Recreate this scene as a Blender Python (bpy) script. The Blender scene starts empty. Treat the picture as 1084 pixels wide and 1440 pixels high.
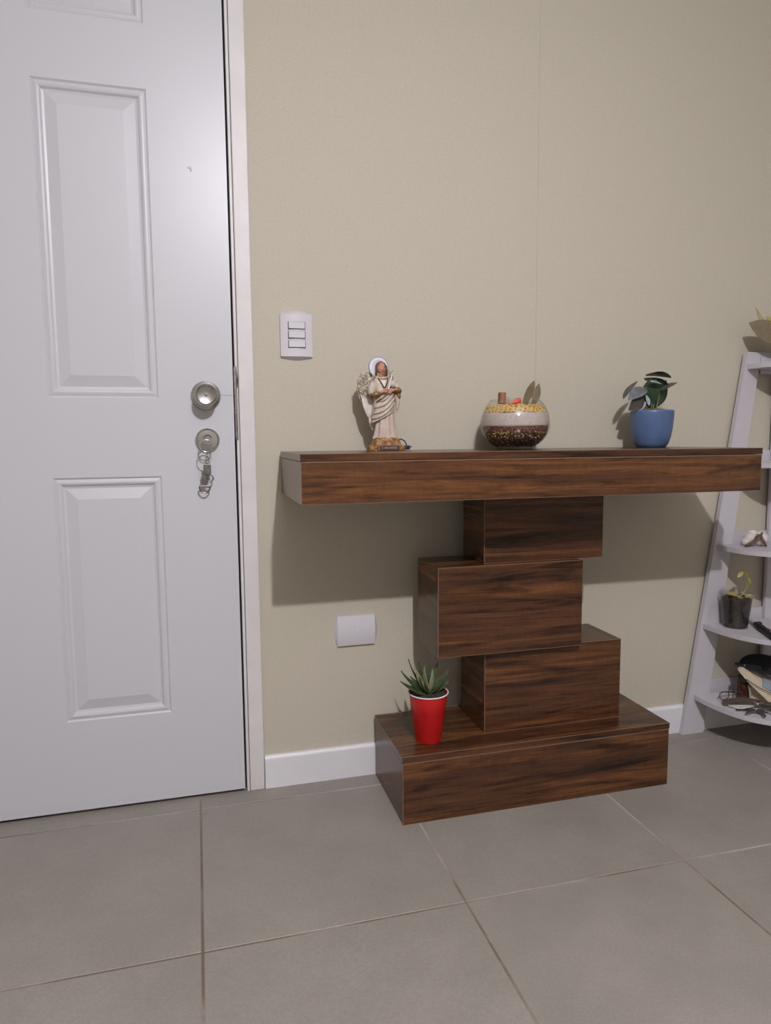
import bpy, bmesh, math, random
from mathutils import Vector, Matrix, noise
random.seed(7)
C = bpy.context.scene.collection
PI = math.pi

# ------------------------------------------------------------------ camera
F_PX, YAW, PITCH, ROLL, CAM_H = 982.23, 0.26252, 0.10472, -0.00814, 0.9053
cyw, syw, cp, sp = math.cos(YAW), math.sin(YAW), math.cos(PITCH), math.sin(PITCH)
FWD = Vector((syw*cp, cyw*cp, -sp)); R0 = Vector((cyw, -syw, 0)); U0 = R0.cross(FWD)
RT = math.cos(ROLL)*R0 + math.sin(ROLL)*U0; UP = -math.sin(ROLL)*R0 + math.cos(ROLL)*U0
CAM = Vector((0, 0, CAM_H))
cd = bpy.data.cameras.new('camera'); co = bpy.data.objects.new('camera', cd); C.objects.link(co)
cd.sensor_fit = 'VERTICAL'; cd.sensor_height = 36.0; cd.sensor_width = 27.1; cd.lens = F_PX/1440*36
cd.clip_start = 0.02
co.matrix_world = Matrix(((RT.x, UP.x, -FWD.x, CAM.x), (RT.y, UP.y, -FWD.y, CAM.y), (RT.z, UP.z, -FWD.z, CAM.z), (0, 0, 0, 1)))
bpy.context.scene.camera = co

def at(x, y, Y):
    """point of the photograph at depth Y in the room"""
    d = FWD + RT*((x-542)/F_PX) - UP*((y-720)/F_PX)
    return CAM + d*((Y-CAM.y)/d.y)

def atz(x, y, z):
    """point of the photograph on the level z"""
    d = FWD + RT*((x-542)/F_PX) - UP*((y-720)/F_PX)
    return CAM + d*((z-CAM.z)/d.z)

# ------------------------------------------------------------------ world, lamp, exposure
w = bpy.data.worlds.new('world'); bpy.context.scene.world = w; w.use_nodes = True
w.node_tree.nodes['Background'].inputs[0].default_value = (0.02, 0.02, 0.022, 1)
w.node_tree.nodes['Background'].inputs[1].default_value = 0.2
LAMP = Vector((0.345, -0.35, 2.205))
ld = bpy.data.lights.new('bulb_light', 'POINT'); ld.energy = 67.5; ld.color = (1.0, 0.98, 1.05); ld.shadow_soft_size = 0.03
lo = bpy.data.objects.new('bulb_light', ld); C.objects.link(lo); lo.location = LAMP
la = bpy.data.lights.new('bulb_front_light', 'AREA'); la.shape = 'DISK'; la.size = 0.06; la.energy = 30; la.color = ld.color      # the bulb's brighter lower half
lb = bpy.data.objects.new('bulb_front_light', la); C.objects.link(lb); lb.location = LAMP - Vector((0, 0, .002))
vs = bpy.context.scene.view_settings
vs.view_transform = 'Standard'; vs.look = 'None'; vs.gamma = 1; vs.use_curve_mapping = False; vs.exposure = 0.0

# ------------------------------------------------------------------ materials
def mat(name, col, rough=0.5, metal=0.0, spec=0.5, **k):
    m = bpy.data.materials.new(name); m.use_nodes = True
    nt = m.node_tree; b = nt.nodes['Principled BSDF']
    b.inputs['Base Color'].default_value = (*col, 1); b.inputs['Roughness'].default_value = rough
    b.inputs['Metallic'].default_value = metal; b.inputs['Specular IOR Level'].default_value = spec
    for kk, v in k.items(): b.inputs[kk].default_value = v
    return m
def nod(m, t, **k):
    n = m.node_tree.nodes.new(t)
    for a, v in k.items():
        if hasattr(n, a) and not a.startswith('i_'): setattr(n, a, v)
    return n
def lnk(m, a, b): m.node_tree.links.new(a, b)
def ramp(m, fac, stops):
    r = nod(m, 'ShaderNodeValToRGB'); e = r.color_ramp.elements
    while len(e) < len(stops): e.new(0.5)
    for i, (p, c) in enumerate(stops): e[i].position = p; e[i].color = (*c, 1)
    lnk(m, fac, r.inputs[0]); return r.outputs[0]
def objcoord(m, scale, rnd=True):
    tc = nod(m, 'ShaderNodeTexCoord'); mp = nod(m, 'ShaderNodeMapping'); mp.inputs['Scale'].default_value = scale
    lnk(m, tc.outputs['Object'], mp.inputs[0])
    if rnd:
        oi = nod(m, 'ShaderNodeObjectInfo'); mm = nod(m, 'ShaderNodeMath', operation='MULTIPLY'); mm.inputs[1].default_value = 37.0
        lnk(m, oi.outputs['Random'], mm.inputs[0]); lnk(m, mm.outputs[0], mp.inputs['Location'])
    return mp.outputs[0]
def noi(m, vec, scale=1, detail=4, rough=0.5, dist=0.0):
    n = nod(m, 'ShaderNodeTexNoise'); n.inputs['Scale'].default_value = scale; n.inputs['Detail'].default_value = detail
    n.inputs['Roughness'].default_value = rough; n.inputs['Distortion'].default_value = dist
    lnk(m, vec, n.inputs['Vector']); return n.outputs[0]
def bump(m, h, strength=0.2, dist=0.002):
    b = nod(m, 'ShaderNodeBump'); b.inputs['Strength'].default_value = strength; b.inputs['Distance'].default_value = dist
    lnk(m, h, b.inputs['Height']); lnk(m, b.outputs[0], m.node_tree.nodes['Principled BSDF'].inputs['Normal'])
def base(m, sock): lnk(m, sock, m.node_tree.nodes['Principled BSDF'].inputs['Base Color'])
def mottled(name, c1, c2, scale, rough=0.5, metal=0, bs=0.0, bd=0.002, spec=0.5, stretch=(1, 1, 1), lo=.35, hi=.65):
    m = mat(name, c1, rough, metal, spec)
    f = noi(m, objcoord(m, stretch), scale, 5, 0.6)
    base(m, ramp(m, f, [(lo, c1), (hi, c2)]))
    if bs: bump(m, f, bs, bd)
    return m

def wood(name, scale):
    m = mat(name, (.07, .03, .014), 0.24, 0, 0.42)
    v = objcoord(m, (1, 1, 1))
    def mapped(k):
        mp = nod(m, 'ShaderNodeMapping'); mp.inputs['Scale'].default_value = [a*b for a, b in zip(scale, k)]; lnk(m, v, mp.inputs[0]); return mp.outputs[0]
    def mul(a, b, f=1.0):
        x = nod(m, 'ShaderNodeMix', data_type='RGBA', blend_type='MULTIPLY'); x.inputs[0].default_value = f; lnk(m, a, x.inputs[6]); lnk(m, b, x.inputs[7]); return x.outputs[2]
    a = noi(m, mapped((1, 1, 1)), 1.0, 4, 0.55, 1.6)
    c1 = ramp(m, a, [(.28, (.042, .019, .012)), (.42, (.078, .032, .016)), (.52, (.110, .045, .019)), (.62, (.170, .069, .024)), (.72, (.092, .037, .017))])
    g = noi(m, mapped((5, 6, 6)), 1.0, 7, 0.72, 0.6)
    gr = ramp(m, g, [(.34, (.26, .23, .22)), (.47, (.80, .78, .76)), (.62, (1.08, 1.05, 1.0))])
    k = noi(m, mapped((1.5, .8, .8)), 1.0, 3, 0.5, 2.2)
    kr = ramp(m, k, [(.30, (.26, .24, .25)), (.43, (.92, .92, .92)), (.5, (1, 1, 1))])
    hs = noi(m, mapped((90, 2.5, 2.5)), 1.0, 2, .5); hr = ramp(m, hs, [(.3, (.86, .86, .86)), (.7, (1.05, 1.05, 1.05))])
    base(m, mul(mul(mul(c1, gr, .9), kr, .9), hr, .8))
    bump(m, g, 0.06, 0.0006)
    return m
M = {}
M['wood'] = wood('walnut_laminate', (1.2, 17, 19))
M['wood_y'] = wood('walnut_laminate_side', (19, 1.2, 17))
M['wood_edge'] = mat('worn_edge_banding', (.20, .115, .07), .45)
# wallpaper
m = mat('beige_wallpaper', (.5, .47, .39), 0.75, 0, 0.3); M['wall'] = m
v = objcoord(m, (1, 1, 1), False); f1 = noi(m, v, 260, 3, 0.6); f2 = noi(m, v, 2.2, 3, 0.5)
mp = nod(m, 'ShaderNodeMapping'); mp.inputs['Scale'].default_value = (420, 420, 14); lnk(m, v, mp.inputs[0]); f3 = noi(m, mp.outputs[0], 1, 2, .5)
ca = ramp(m, f1, [(.3, (.50, .458, .368)), (.7, (.565, .52, .42))]); cb = ramp(m, f3, [(.3, (.98, .98, .975)), (.7, (1, 1, 1))])
mx = nod(m, 'ShaderNodeMix', data_type='RGBA', blend_type='MULTIPLY'); mx.inputs[0].default_value = 1; lnk(m, ca, mx.inputs[6]); lnk(m, cb, mx.inputs[7]); base(m, mx.outputs[2])
bump(m, f1, 0.25, 0.0008)
M['wall_plain'] = mottled('painted_wall', (.60, .57, .51), (.63, .60, .54), 3, .8)
M['ceil'] = mottled('ceiling_paint', (.72, .72, .70), (.75, .75, .73), 2, .85)
M['tile'] = m = mat('grey_porcelain_tile', (.2, .18, .17), 0.5, 0, 0.45)
v = objcoord(m, (1, 1, 1)); f1 = noi(m, v, 5, 6, .65); f2 = noi(m, v, 220, 2, .5)
ca = ramp(m, f1, [(.25, (.245, .220, .193)), (.75, (.315, .283, .248))]); cb = ramp(m, f2, [(.25, (.88, .88, .88)), (.75, (1.06, 1.06, 1.06))])
mx = nod(m, 'ShaderNodeMix', data_type='RGBA', blend_type='MULTIPLY'); mx.inputs[0].default_value = 1; lnk(m, ca, mx.inputs[6]); lnk(m, cb, mx.inputs[7]); base(m, mx.outputs[2])
bump(m, f2, .05, .0005)
M['grout'] = mottled('floor_grout', (.16, .115, .08), (.42, .385, .35), 2.3, .9, lo=.42, hi=.58)
M['door'] = m = mat('white_door_paint', (.575, .575, .60), 0.36, 0, 0.5)
f = noi(m, objcoord(m, (300, 300, 60)), 1, 2, .5); bump(m, f, .06, .0006)
M['trim'] = mottled('white_trim_paint', (.64, .60, .59), (.70, .67, .665), 9, .45)
M['base'] = mottled('white_baseboard', (.70, .69, .71), (.75, .74, .76), 6, .4)
M['plastic'] = mat('white_plastic', (.63, .605, .63), .32)
M['plastic_gap'] = mat('switch_gap', (.10, .09, .09), .7)
M['steel'] = mottled('brushed_nickel', (.40, .38, .36), (.50, .48, .46), 40, .30, 1.0)
M['steel_dark'] = mottled('worn_steel', (.16, .145, .13), (.28, .26, .24), 90, .42, 1.0)
M['chrome'] = mat('polished_chrome', (.72, .71, .70), .16, 1.0)
M['dark_gap'] = mat('dark_seal', (.03, .022, .018), .8)
M['seam'] = mat('door_scratch', (.3, .3, .31), .7)
M['shelf'] = mottled('white_lacquer', (.52, .49, .52), (.56, .53, .56), 4, .42)
# figurine
M['cream'] = mottled('cream_resin', (.44, .355, .275), (.62, .53, .44), 60, .5, 0, .3, .001)
M['pinkcream'] = mottled('rosy_cream_resin', (.50, .385, .32), (.62, .50, .43), 45, .5)
M['gold'] = mottled('antique_gold', (.15, .075, .032), (.33, .19, .09), 60, .42, .35, .3, .001)
M['goldbase'] = mottled('gold_brown_rock', (.11, .048, .018), (.44, .23, .085), 90, .5, .15, 1.0, .004)
M['wing'] = mottled('ivory_wing', (.17, .125, .075), (.62, .54, .43), 130, .5, 0, .8, .002, lo=.36, hi=.52)
M['feather'] = mottled('ivory_feather', (.60, .52, .46), (.70, .62, .56), 40, .5)
M['skin'] = mottled('painted_skin', (.50, .23, .15), (.60, .31, .21), 60, .5)
M['lips'] = mat('painted_lips', (.45, .12, .09), .5)
M['hair'] = mottled('painted_brown_hair', (.10, .042, .018), (.19, .085, .04), 60, .5)
M['halo'] = mat('halo_pearl', (.78, .77, .86), .28)
M['halorim'] = mat('halo_rim', (.16, .18, .28), .35, .5)
M['black'] = mat('black_rubber', (.012, .011, .012), .5)
M['plaque'] = mat('plaque_dark', (.06, .03, .018), .45)
M['letter'] = mat('plaque_letter', (.50, .42, .36), .4)
# bowl
def thin_glass(name, tint, ior=1.45, k=1.0):
    m = bpy.data.materials.new(name); m.use_nodes = True; nt = m.node_tree; nt.nodes.clear()
    o = nod(m, 'ShaderNodeOutputMaterial'); t = nod(m, 'ShaderNodeBsdfTransparent'); g = nod(m, 'ShaderNodeBsdfGlossy'); mx = nod(m, 'ShaderNodeMixShader'); fr = nod(m, 'ShaderNodeLayerWeight')
    t.inputs[0].default_value = (*tint, 1); g.inputs['Roughness'].default_value = 0.03; fr.inputs[0].default_value = .5
    pw = nod(m, 'ShaderNodeMath', operation='POWER'); pw.inputs[1].default_value = 4.0; mm = nod(m, 'ShaderNodeMath', operation='MULTIPLY_ADD'); mm.inputs[1].default_value = .55*k; mm.inputs[2].default_value = .04
    lnk(m, fr.outputs['Facing'], pw.inputs[0]); lnk(m, pw.outputs[0], mm.inputs[0]); lnk(m, mm.outputs[0], mx.inputs[0]); lnk(m, t.outputs[0], mx.inputs[1]); lnk(m, g.outputs[0], mx.inputs[2]); lnk(m, mx.outputs[0], o.inputs[0])
    return m
M['glass'] = thin_glass('clear_glass', (.96, .965, .96))
M['pet'] = thin_glass('clear_plastic', (.90, .90, .90), 1.5)
def seeds(name, cols):
    m = mat(name, cols[0], .42); g = nod(m, 'ShaderNodeNewGeometry')
    n = len(cols); r = nod(m, 'ShaderNodeValToRGB'); r.color_ramp.interpolation = 'CONSTANT'; e = r.color_ramp.elements
    while len(e) < n: e.new(.5)
    for i, c in enumerate(cols): e[i].position = i/n; e[i].color = (*c, 1)
    lnk(m, g.outputs['Random Per Island'], r.inputs[0]); base(m, r.outputs[0]); return m
M['corn'] = seeds('corn_kernels', [(.68, .40, .07), (.60, .33, .05), (.78, .55, .18), (.72, .50, .22)])
M['rice'] = mottled('white_rice', (.50, .40, .35), (.66, .57, .52), 260, .7, 0, .5, .001)
M['lentil'] = seeds('red_lentils', [(.16, .055, .035), (.22, .085, .055), (.10, .035, .022), (.28, .14, .09)])
M['mixseed'] = seeds('mixed_seeds', [(.10, .05, .03), (.38, .26, .10), (.06, .03, .02), (.16, .08, .045), (.50, .38, .18)])
M['bean'] = seeds('black_beans', [(.025, .018, .02), (.05, .03, .028), (.035, .025, .03), (.09, .055, .04)])
M['cinnamon'] = mottled('cinnamon_bark', (.24, .085, .05), (.34, .15, .09), 60, .7, stretch=(4, 4, .6))
M['redpod'] = mottled('red_pod', (.62, .035, .02), (.75, .08, .04), 30, .35)
M['bay'] = mottled('dry_bay_leaf', (.15, .115, .065), (.22, .17, .10), 30, .65)
M['palegrey'] = mat('grey_clove_husk', (.40, .36, .32), .6)
# plants
M['bluepot'] = mottled('blue_glaze', (.075, .125, .25), (.105, .16, .30), 10, .38)
M['soil'] = mottled('potting_soil', (.022, .016, .013), (.065, .046, .036), 120, .95, 0, 1, .004)
M['leaf_dark'] = mottled('dark_green_leaf', (.012, .035, .014), (.028, .065, .024), 24, .42)
M['leaf_silver'] = mottled('silver_leaf', (.07, .082, .085), (.19, .20, .21), 45, .4)
M['leaf_brown'] = mottled('dry_brown_leaf', (.055, .050, .042), (.12, .105, .085), 50, .5)
M['leaf_darkbrown'] = mottled('dark_brown_leaf', (.030, .026, .022), (.075, .062, .050), 50, .5)
M['leaf_pale'] = mottled('pale_variegated_leaf', (.22, .27, .30), (.48, .50, .52), 70, .45)
M['stem'] = mottled('green_stem', (.13, .14, .05), (.22, .20, .09), 50, .5)
M['red'] = mat('red_plastic_cup', (.60, .012, .014), .36)
M['cupwhite'] = mat('white_cup_lining', (.75, .72, .70), .35)
M['succ'] = mottled('succulent_green', (.030, .050, .022), (.085, .105, .045), 60, .5)
M['succ_pale'] = mottled('succulent_pale', (.17, .19, .10), (.34, .33, .20), 50, .5)
M['yellowleaf'] = mottled('yellow_green_leaf', (.30, .27, .06), (.42, .36, .12), 30, .5)
M['drystem'] = mottled('dry_pale_leaf', (.40, .34, .18), (.50, .43, .26), 30, .6)
M['greypot'] = mat('grey_pot', (.30, .28, .28), .5)
M['white_shell'] = mottled('white_shell', (.58, .53, .48), (.74, .69, .64), 60, .5, 0, .4, .002)
M['brown_twig'] = mottled('brown_twig', (.09, .05, .03), (.20, .12, .08), 60, .7)
M['cap'] = mottled('black_cap_cloth', (.006, .006, .008), (.014, .014, .018), 200, .9, 0, .3, .001)
M['paper'] = mottled('beige_paper', (.52, .45, .32), (.62, .54, .40), 8, .8)
M['bluegrey'] = mat('blue_grey_label', (.26, .30, .35), .6)
M['amber'] = mat('brown_glass', (.05, .016, .010), .12)
M['brass'] = mat('yellow_brass', (.55, .34, .10), .28, 1.0)
M['strap'] = mottled('dark_brown_strap', (.045, .03, .024), (.10, .075, .06), 80, .6)
M['whitecord'] = mat('white_cord', (.60, .57, .54), .5)

# ------------------------------------------------------------------ mesh helpers
WL = {}
def place(o, origin, parent):
    o.location = Vector(origin) - (WL[parent.name] if parent else Vector((0, 0, 0)))
    if parent: o.parent = parent
    WL[o.name] = Vector(origin)
def obj(name, bm, mt, parent=None, smooth=False, label=None, cat=None, group=None, kind=None):
    bmesh.ops.recalc_face_normals(bm, faces=bm.faces[:])
    xs = [v.co for v in bm.verts]
    mn = Vector([min(c[i] for c in xs) for i in range(3)]); mxx = Vector([max(c[i] for c in xs) for i in range(3)])
    org = Vector(((mn.x+mxx.x)/2, (mn.y+mxx.y)/2, mn.z))
    bmesh.ops.translate(bm, verts=bm.verts[:], vec=-org)
    me = bpy.data.meshes.new(name); bm.to_mesh(me); bm.free()
    mts = mt if isinstance(mt, (list, tuple)) else [mt]
    for q in mts: me.materials.append(M[q] if isinstance(q, str) else q)
    if smooth:
        me.polygons.foreach_set('use_smooth', [True]*len(me.polygons))
        if smooth != 2: me.set_sharp_from_angle(angle=math.radians(smooth if smooth > 2 else 40))
    o = bpy.data.objects.new(name, me); C.objects.link(o); place(o, org, parent)
    tag(o, label, cat, group, kind); return o
def tag(o, label=None, cat=None, group=None, kind=None):
    if label: o['label'] = label
    if cat: o['category'] = cat
    if group: o['group'] = group
    if kind: o['kind'] = kind
def thing(name, loc, label=None, cat=None, group=None, kind=None):
    o = bpy.data.objects.new(name, None); C.objects.link(o); o.empty_display_size = .03
    place(o, loc, None); tag(o, label, cat, group, kind); return o
def B(): return bmesh.new()
def box(bm, x0, x1, y0, y1, z0, z1, bev=0.0, seg=1):
    r = bmesh.ops.create_cube(bm, size=1.0)
    for v in r['verts']:
        v.co = Vector(((x0+x1)/2+v.co.x*(x1-x0), (y0+y1)/2+v.co.y*(y1-y0), (z0+z1)/2+v.co.z*(z1-z0)))
    if bev:
        es = {e for v in r['verts'] for e in v.link_edges}
        bmesh.ops.bevel(bm, geom=list(es), offset=bev, segments=seg, affect='EDGES', profile=0.5)
    return bm
def loft(bm, rings, cap=True, closed=True):
    """rings: lists of points with equal count"""
    vv = [[bm.verts.new(p) for p in r] for r in rings]; n = len(rings[0])
    for a, b in zip(vv, vv[1:]):
        for i in range(n if closed else n-1):
            j = (i+1) % n
            bm.faces.new((a[i], a[j], b[j], b[i]))
    if cap:
        bm.faces.new(list(reversed(vv[0]))); bm.faces.new(vv[-1])
    return bm
def lathe(bm, prof, c=(0, 0, 0), seg=32, cap=True, axis='z', close=False):
    rings = []
    for r, h in prof:
        r = max(r, 1e-5)
        ring = []
        for i in range(seg):
            a = 2*PI*i/seg
            if axis == 'z': q = Vector((r*math.cos(a), r*math.sin(a), h))
            else: q = Vector((r*math.cos(a), -h, r*math.sin(a)))     # axis towards the room
            ring.append(q + Vector(c))
        rings.append(ring)
    if close:
        rings.append(rings[0]); vv = [[bm.verts.new(p) for p in r] for r in rings[:-1]]; vv.append(vv[0])
        for a, b in zip(vv, vv[1:]):
            for i in range(seg): bm.faces.new((a[i], a[(i+1) % seg], b[(i+1) % seg], b[i]))
        return bm
    return loft(bm, rings, cap)
def tube(bm, pts, rad, seg=8, cap=True, closed=False):
    pts = [Vector(p) for p in pts]; n = len(pts)
    rad = rad if isinstance(rad, (list, tuple)) else [rad]*n
    rings = []; up = None
    for i in range(n):
        a = pts[(i-1) % n] if (closed or i) else pts[0]; b = pts[(i+1) % n] if (closed or i < n-1) else pts[-1]
        t = (b-a).normalized()
        if up is None:
            up = Vector((0, 0, 1)) if abs(t.z) < .9 else Vector((1, 0, 0))
        s = t.cross(up).normalized(); up = s.cross(t).normalized()
        rings.append([pts[i] + rad[i]*(math.cos(2*PI*k/seg)*s + math.sin(2*PI*k/seg)*up) for k in range(seg)])
    if closed:
        vv = [[bm.verts.new(p) for p in r] for r in rings]; vv.append(vv[0])
        for a, b in zip(vv, vv[1:]):
            for i in range(seg): bm.faces.new((a[i], a[(i+1) % seg], b[(i+1) % seg], b[i]))
        return bm
    return loft(bm, rings, cap)
def prism(bm, outline, d):
    """outline: 3d points of a planar polygon, extruded by vector d"""
    d = Vector(d); return loft(bm, [[Vector(p) for p in outline], [Vector(p)+d for p in outline]])
def ball(bm, c, r, sub=2):
    r = r if isinstance(r, (tuple, list)) else (r, r, r)
    q = bmesh.ops.create_icosphere(bm, subdivisions=sub, radius=1)
    for v in q['verts']: v.co = Vector((c[0]+v.co.x*r[0], c[1]+v.co.y*r[1], c[2]+v.co.z*r[2]))
    return q['verts']
def ringpts(c, r, n=24, nrm='y', rz=None):
    rz = rz or r; c = Vector(c)
    return [c + (Vector((r*math.cos(2*PI*i/n), 0, rz*math.sin(2*PI*i/n))) if nrm == 'y' else Vector((r*math.cos(2*PI*i/n), rz*math.sin(2*PI*i/n), 0))) for i in range(n)]
def bez(p0, p1, p2, n=8):
    p0, p1, p2 = Vector(p0), Vector(p1), Vector(p2)
    return [(1-t)**2*p0 + 2*t*(1-t)*p1 + t*t*p2 for t in [i/n for i in range(n+1)]]
def leaf(bm, p0, p1, width, nrm, bend=0.0, thick=0.0008, cup=0.15, n=9, peak=.45):
    """solid leaf blade from p0 to p1; nrm is the way its face looks"""
    p0, p1 = Vector(p0), Vector(p1); L = (p1-p0); t = L.normalized(); nv = Vector(nrm); nv = (nv - nv.dot(t)*t).normalized(); s = t.cross(nv)
    rings = []
    for i in range(n+1):
        u = i/n; e = math.log(.5)/math.log(peak); wd = width*.5*max(math.sin(PI*u**e)**.8 if 0 < u < 1 else 0, .03)
        c = p0 + L*u + nv*bend*math.sin(PI*u)*L.length
        th = thick
        rings.append([c - s*wd + nv*cup*wd, c - nv*th*.0 + nv*th, c + s*wd + nv*cup*wd, c + s*wd*.98 + nv*(cup*wd-th), c - nv*th, c - s*wd*.98 + nv*(cup*wd-th)])
    return loft(bm, rings)

# ------------------------------------------------------------------ setting
WY, RX0, RX1, RY0, CZ = 1.771, -1.9, 3.0, -2.7, 2.45
DX0, DX1, DY, DTOP = -0.884, 0.0925, 1.7585, 2.085
wall = thing('wall_back', (1.5, WY, 0), kind='structure')
bm = B(); box(bm, 0.1045, RX1, WY+.001, WY+.12, 0, CZ); obj('masonry', bm, 'wall_plain', wall)
bm = B(); box(bm, RX0, DX0-.012, WY+.001, WY+.12, 0, CZ); obj('masonry', bm, 'wall_plain', wall)
bm = B(); box(bm, DX0-.012, .1045, WY+.001, WY+.12, DTOP+.02, CZ); obj('masonry', bm, 'wall_plain', wall)
for a, b, z in ((.1045, .9043, 0), (.9049, 1.9, 0), (1.9006, RX1, 0), (RX0, DX0-.012, 0), (DX0-.012, .1039, DTOP+.02)):
    bm = B(); box(bm, a, b, WY, WY+.001, z, CZ); obj('wallpaper_strip', bm, 'wall', wall)
for n, args in (('wall_left', (RX0-.1, RX0, RY0, WY+.12, 0, CZ)), ('wall_right', (RX1, RX1+.1, RY0, WY+.12, 0, CZ)), ('wall_front', (RX0-.1, RX1+.1, RY0-.1, RY0, 0, CZ))):
    bm = B(); box(bm, *args); obj(n, bm, 'wall_plain', kind='structure')
bm = B(); box(bm, RX0-.1, RX1+.1, RY0-.1, WY+.12, CZ, CZ+.1); obj('ceiling', bm, 'ceil', kind='structure')
# floor: grout bed with single tiles
bm = B(); box(bm, RX0-.1, RX1+.1, RY0-.1, WY+.12, -.05, -.0012); fl = obj('floor', bm, 'grout', kind='structure')
T, G, X0, Y0 = .5, .0045, -.0204, 1.6988
xs = [X0+T*k for k in range(-4, 8)]; ys = [Y0+T-T*k for k in range(0, 11)]
cache = {}
for ix in range(-5, 7):
    for iy in range(0, 11):
        a, b = X0+T*ix+G/2, X0+T*(ix+1)-G/2; d, c = Y0+T-T*iy-G/2, Y0-T*iy+G/2
        a2, b2, c2, d2 = max(a, RX0), min(b, RX1), max(c, RY0), min(d, WY-.001)
        if b2-a2 < .02 or d2-c2 < .02: continue
        key = (round(b2-a2, 4), round(d2-c2, 4))
        if key in cache:
            o = bpy.data.objects.new('floor_tile', cache[key]); C.objects.link(o); place(o, ((a2+b2)/2, (c2+d2)/2, -.011), fl)
        else:
            bm = B(); box(bm, a2, b2, c2, d2, -.011, 0, .0009)
            o = obj('floor_tile', bm, 'tile', fl); cache[key] = o.data
# baseboards
def baseboard(name, x0, x1):
    bm = B(); y1 = WY; y0 = WY-.0125; h = .0855
    prof = [(y1, 0), (y0, 0), (y0, h-.008), (y0+.0015, h-.004), (y0+.004, h-.001), (y0+.0065, h), (y1, h)]
    prism(bm, [(x0, y, z) for y, z in prof], (x1-x0, 0, 0)); return obj(name, bm, 'base', kind='structure')
baseboard('baseboard_back', .1432, RX1)
baseboard('baseboard_left', RX0, DX0-.06)
# door casing and jamb
tr = thing('trim_1', (.12, WY, 0), kind='structure')
bm = B(); box(bm, .1045, .1415, DY-.001, WY+.0005, 0, DTOP+.05, .0025, 2); obj('casing', bm, 'trim', tr)
bm = B(); box(bm, DX0-.05, DX0-.013, DY-.001, WY+.0005, 0, DTOP+.05, .0025, 2); obj('casing', bm, 'trim', tr)
bm = B(); box(bm, DX0-.0125, .104, DY-.001, WY+.0005, DTOP+.014, DTOP+.05, .0025, 2); obj('casing', bm, 'trim', tr)
bm = B(); box(bm, .0965, .1033, DY+.0005, WY+.12, 0, DTOP+.012, .001); jb = obj('jamb', bm, 'trim', tr)
bm = B(); box(bm, DX0-.0115, DX0-.004, DY+.0005, WY+.12, 0, DTOP+.012, .001); obj('jamb', bm, 'trim', tr)
bm = B()
box(bm, .0935, .1005, DY-.0012, DY+.03, .905, 1.083, .0006)
for z in (.955, .967, .979, 1.03): box(bm, .0925, .0985, DY-.0020, DY+.004, z, z+.0022)
tube(bm, [(.099, DY-.001, 1.075), (.1015, DY-.0022, 1.05), (.1005, DY-.0015, 1.03)], [.001, .0022, .001], 8)
obj('strike_plate', bm, 'steel_dark', tr)
# door
door = thing('door_1', (-.39, DY, .009), kind='structure')
P_X = ((-.707, -.469), (-.3235, -.0825)); P_Z = ((.2335, .820), (1.005, 1.6985), (1.8375, 2.03))
PROF = [(0, 0), (.004, .0034), (.0085, .0018), (.0125, .0010), (.0165, .0024), (.0205, .0068), (.0255, .0082), (.051, .0012)]
def door_leaf():
    bm = B(); y = DY; x = [DX0] + [q for pr in P_X for q in pr] + [DX1-.0012]; z = [.009] + [q for pr in P_Z for q in pr] + [DTOP]
    holes = {(1, 1), (1, 3), (1, 5), (3, 1), (3, 3), (3, 5)}
    grid = [[bm.verts.new((a, y, b)) for b in z] for a in x]
    for i in range(5):
        for j in range(7):
            if (i, j) not in holes: bm.faces.new((grid[i][j], grid[i+1][j], grid[i+1][j+1], grid[i][j+1]))
    back = [[bm.verts.new((a, y+.04, b)) for b in (z[0], z[-1])] for a in (x[0], x[-1])]
    bm.faces.new((back[0][0], back[0][1], back[1][1], back[1][0]))
    bm.faces.new([grid[k][0] for k in range(6)] + [back[1][0], back[0][0]])
    bm.faces.new([grid[k][-1] for k in range(6)] + [back[1][1], back[0][1]])
    bm.faces.new([grid[0][k] for k in range(8)] + [back[0][1], back[0][0]])
    bm.faces.new([grid[-1][k] for k in range(8)] + [back[1][1], back[1][0]])
    return obj('door_leaf', bm, 'door', door)
leafo = door_leaf()
for (a, b) in P_X:
    for (c, d) in P_Z:
        bm = B(); rings = []
        for off, dep in PROF: rings.append([(a+off, DY+dep, c+off), (b-off, DY+dep, c+off), (b-off, DY+dep, d-off), (a+off, DY+dep, d-off)])
        loft(bm, rings, cap=False); bm.faces.new([bm.verts[k] for k in ()] or [v for v in list(bm.verts)[-4:]])
        obj('moulded_panel', bm, 'door', door)
bm = B(); box(bm, .058, .090, DY-.0006, DY+.001, 1.0125, 1.0137); obj('latch_seam', bm, 'seam', door)
bm = B(); ball(bm, (.0065, DY, 1.536), (.005, .001, .003), 2); ball(bm, (.0105, DY, 1.531), (.003, .0009, .004), 2); obj('paint_dent', bm, 'door', door, 2)
kc = (.0262, DY, 1.011)
bm = B(); lathe(bm, [(.0345, 0), (.0350, .003), (.0335, .0065), (.0275, .0095), (.020, .011), (.015, .012)], kc, 48, axis='y'); ros = obj('rosette', bm, 'steel', door, 35)
bm = B(); lathe(bm, [(.0145, .010), (.0135, .022), (.0155, .028), (.0235, .034), (.0268, .042), (.0265, .049), (.0245, .054), (.0225, .0555), (.0205, .0545), (.0200, .0520), (.012, .0500), (.004, .0495), (0, .0495)], kc, 48, axis='y'); kn = obj('door_knob', bm, 'steel', door, 35)
bm = B(); lathe(bm, [(.0035, .049), (.003, .0505), (0, .0508)], kc, 16, axis='y'); obj('knob_button', bm, 'steel_dark', kn, 30)
lc = (.0268, DY, .9055)
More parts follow.
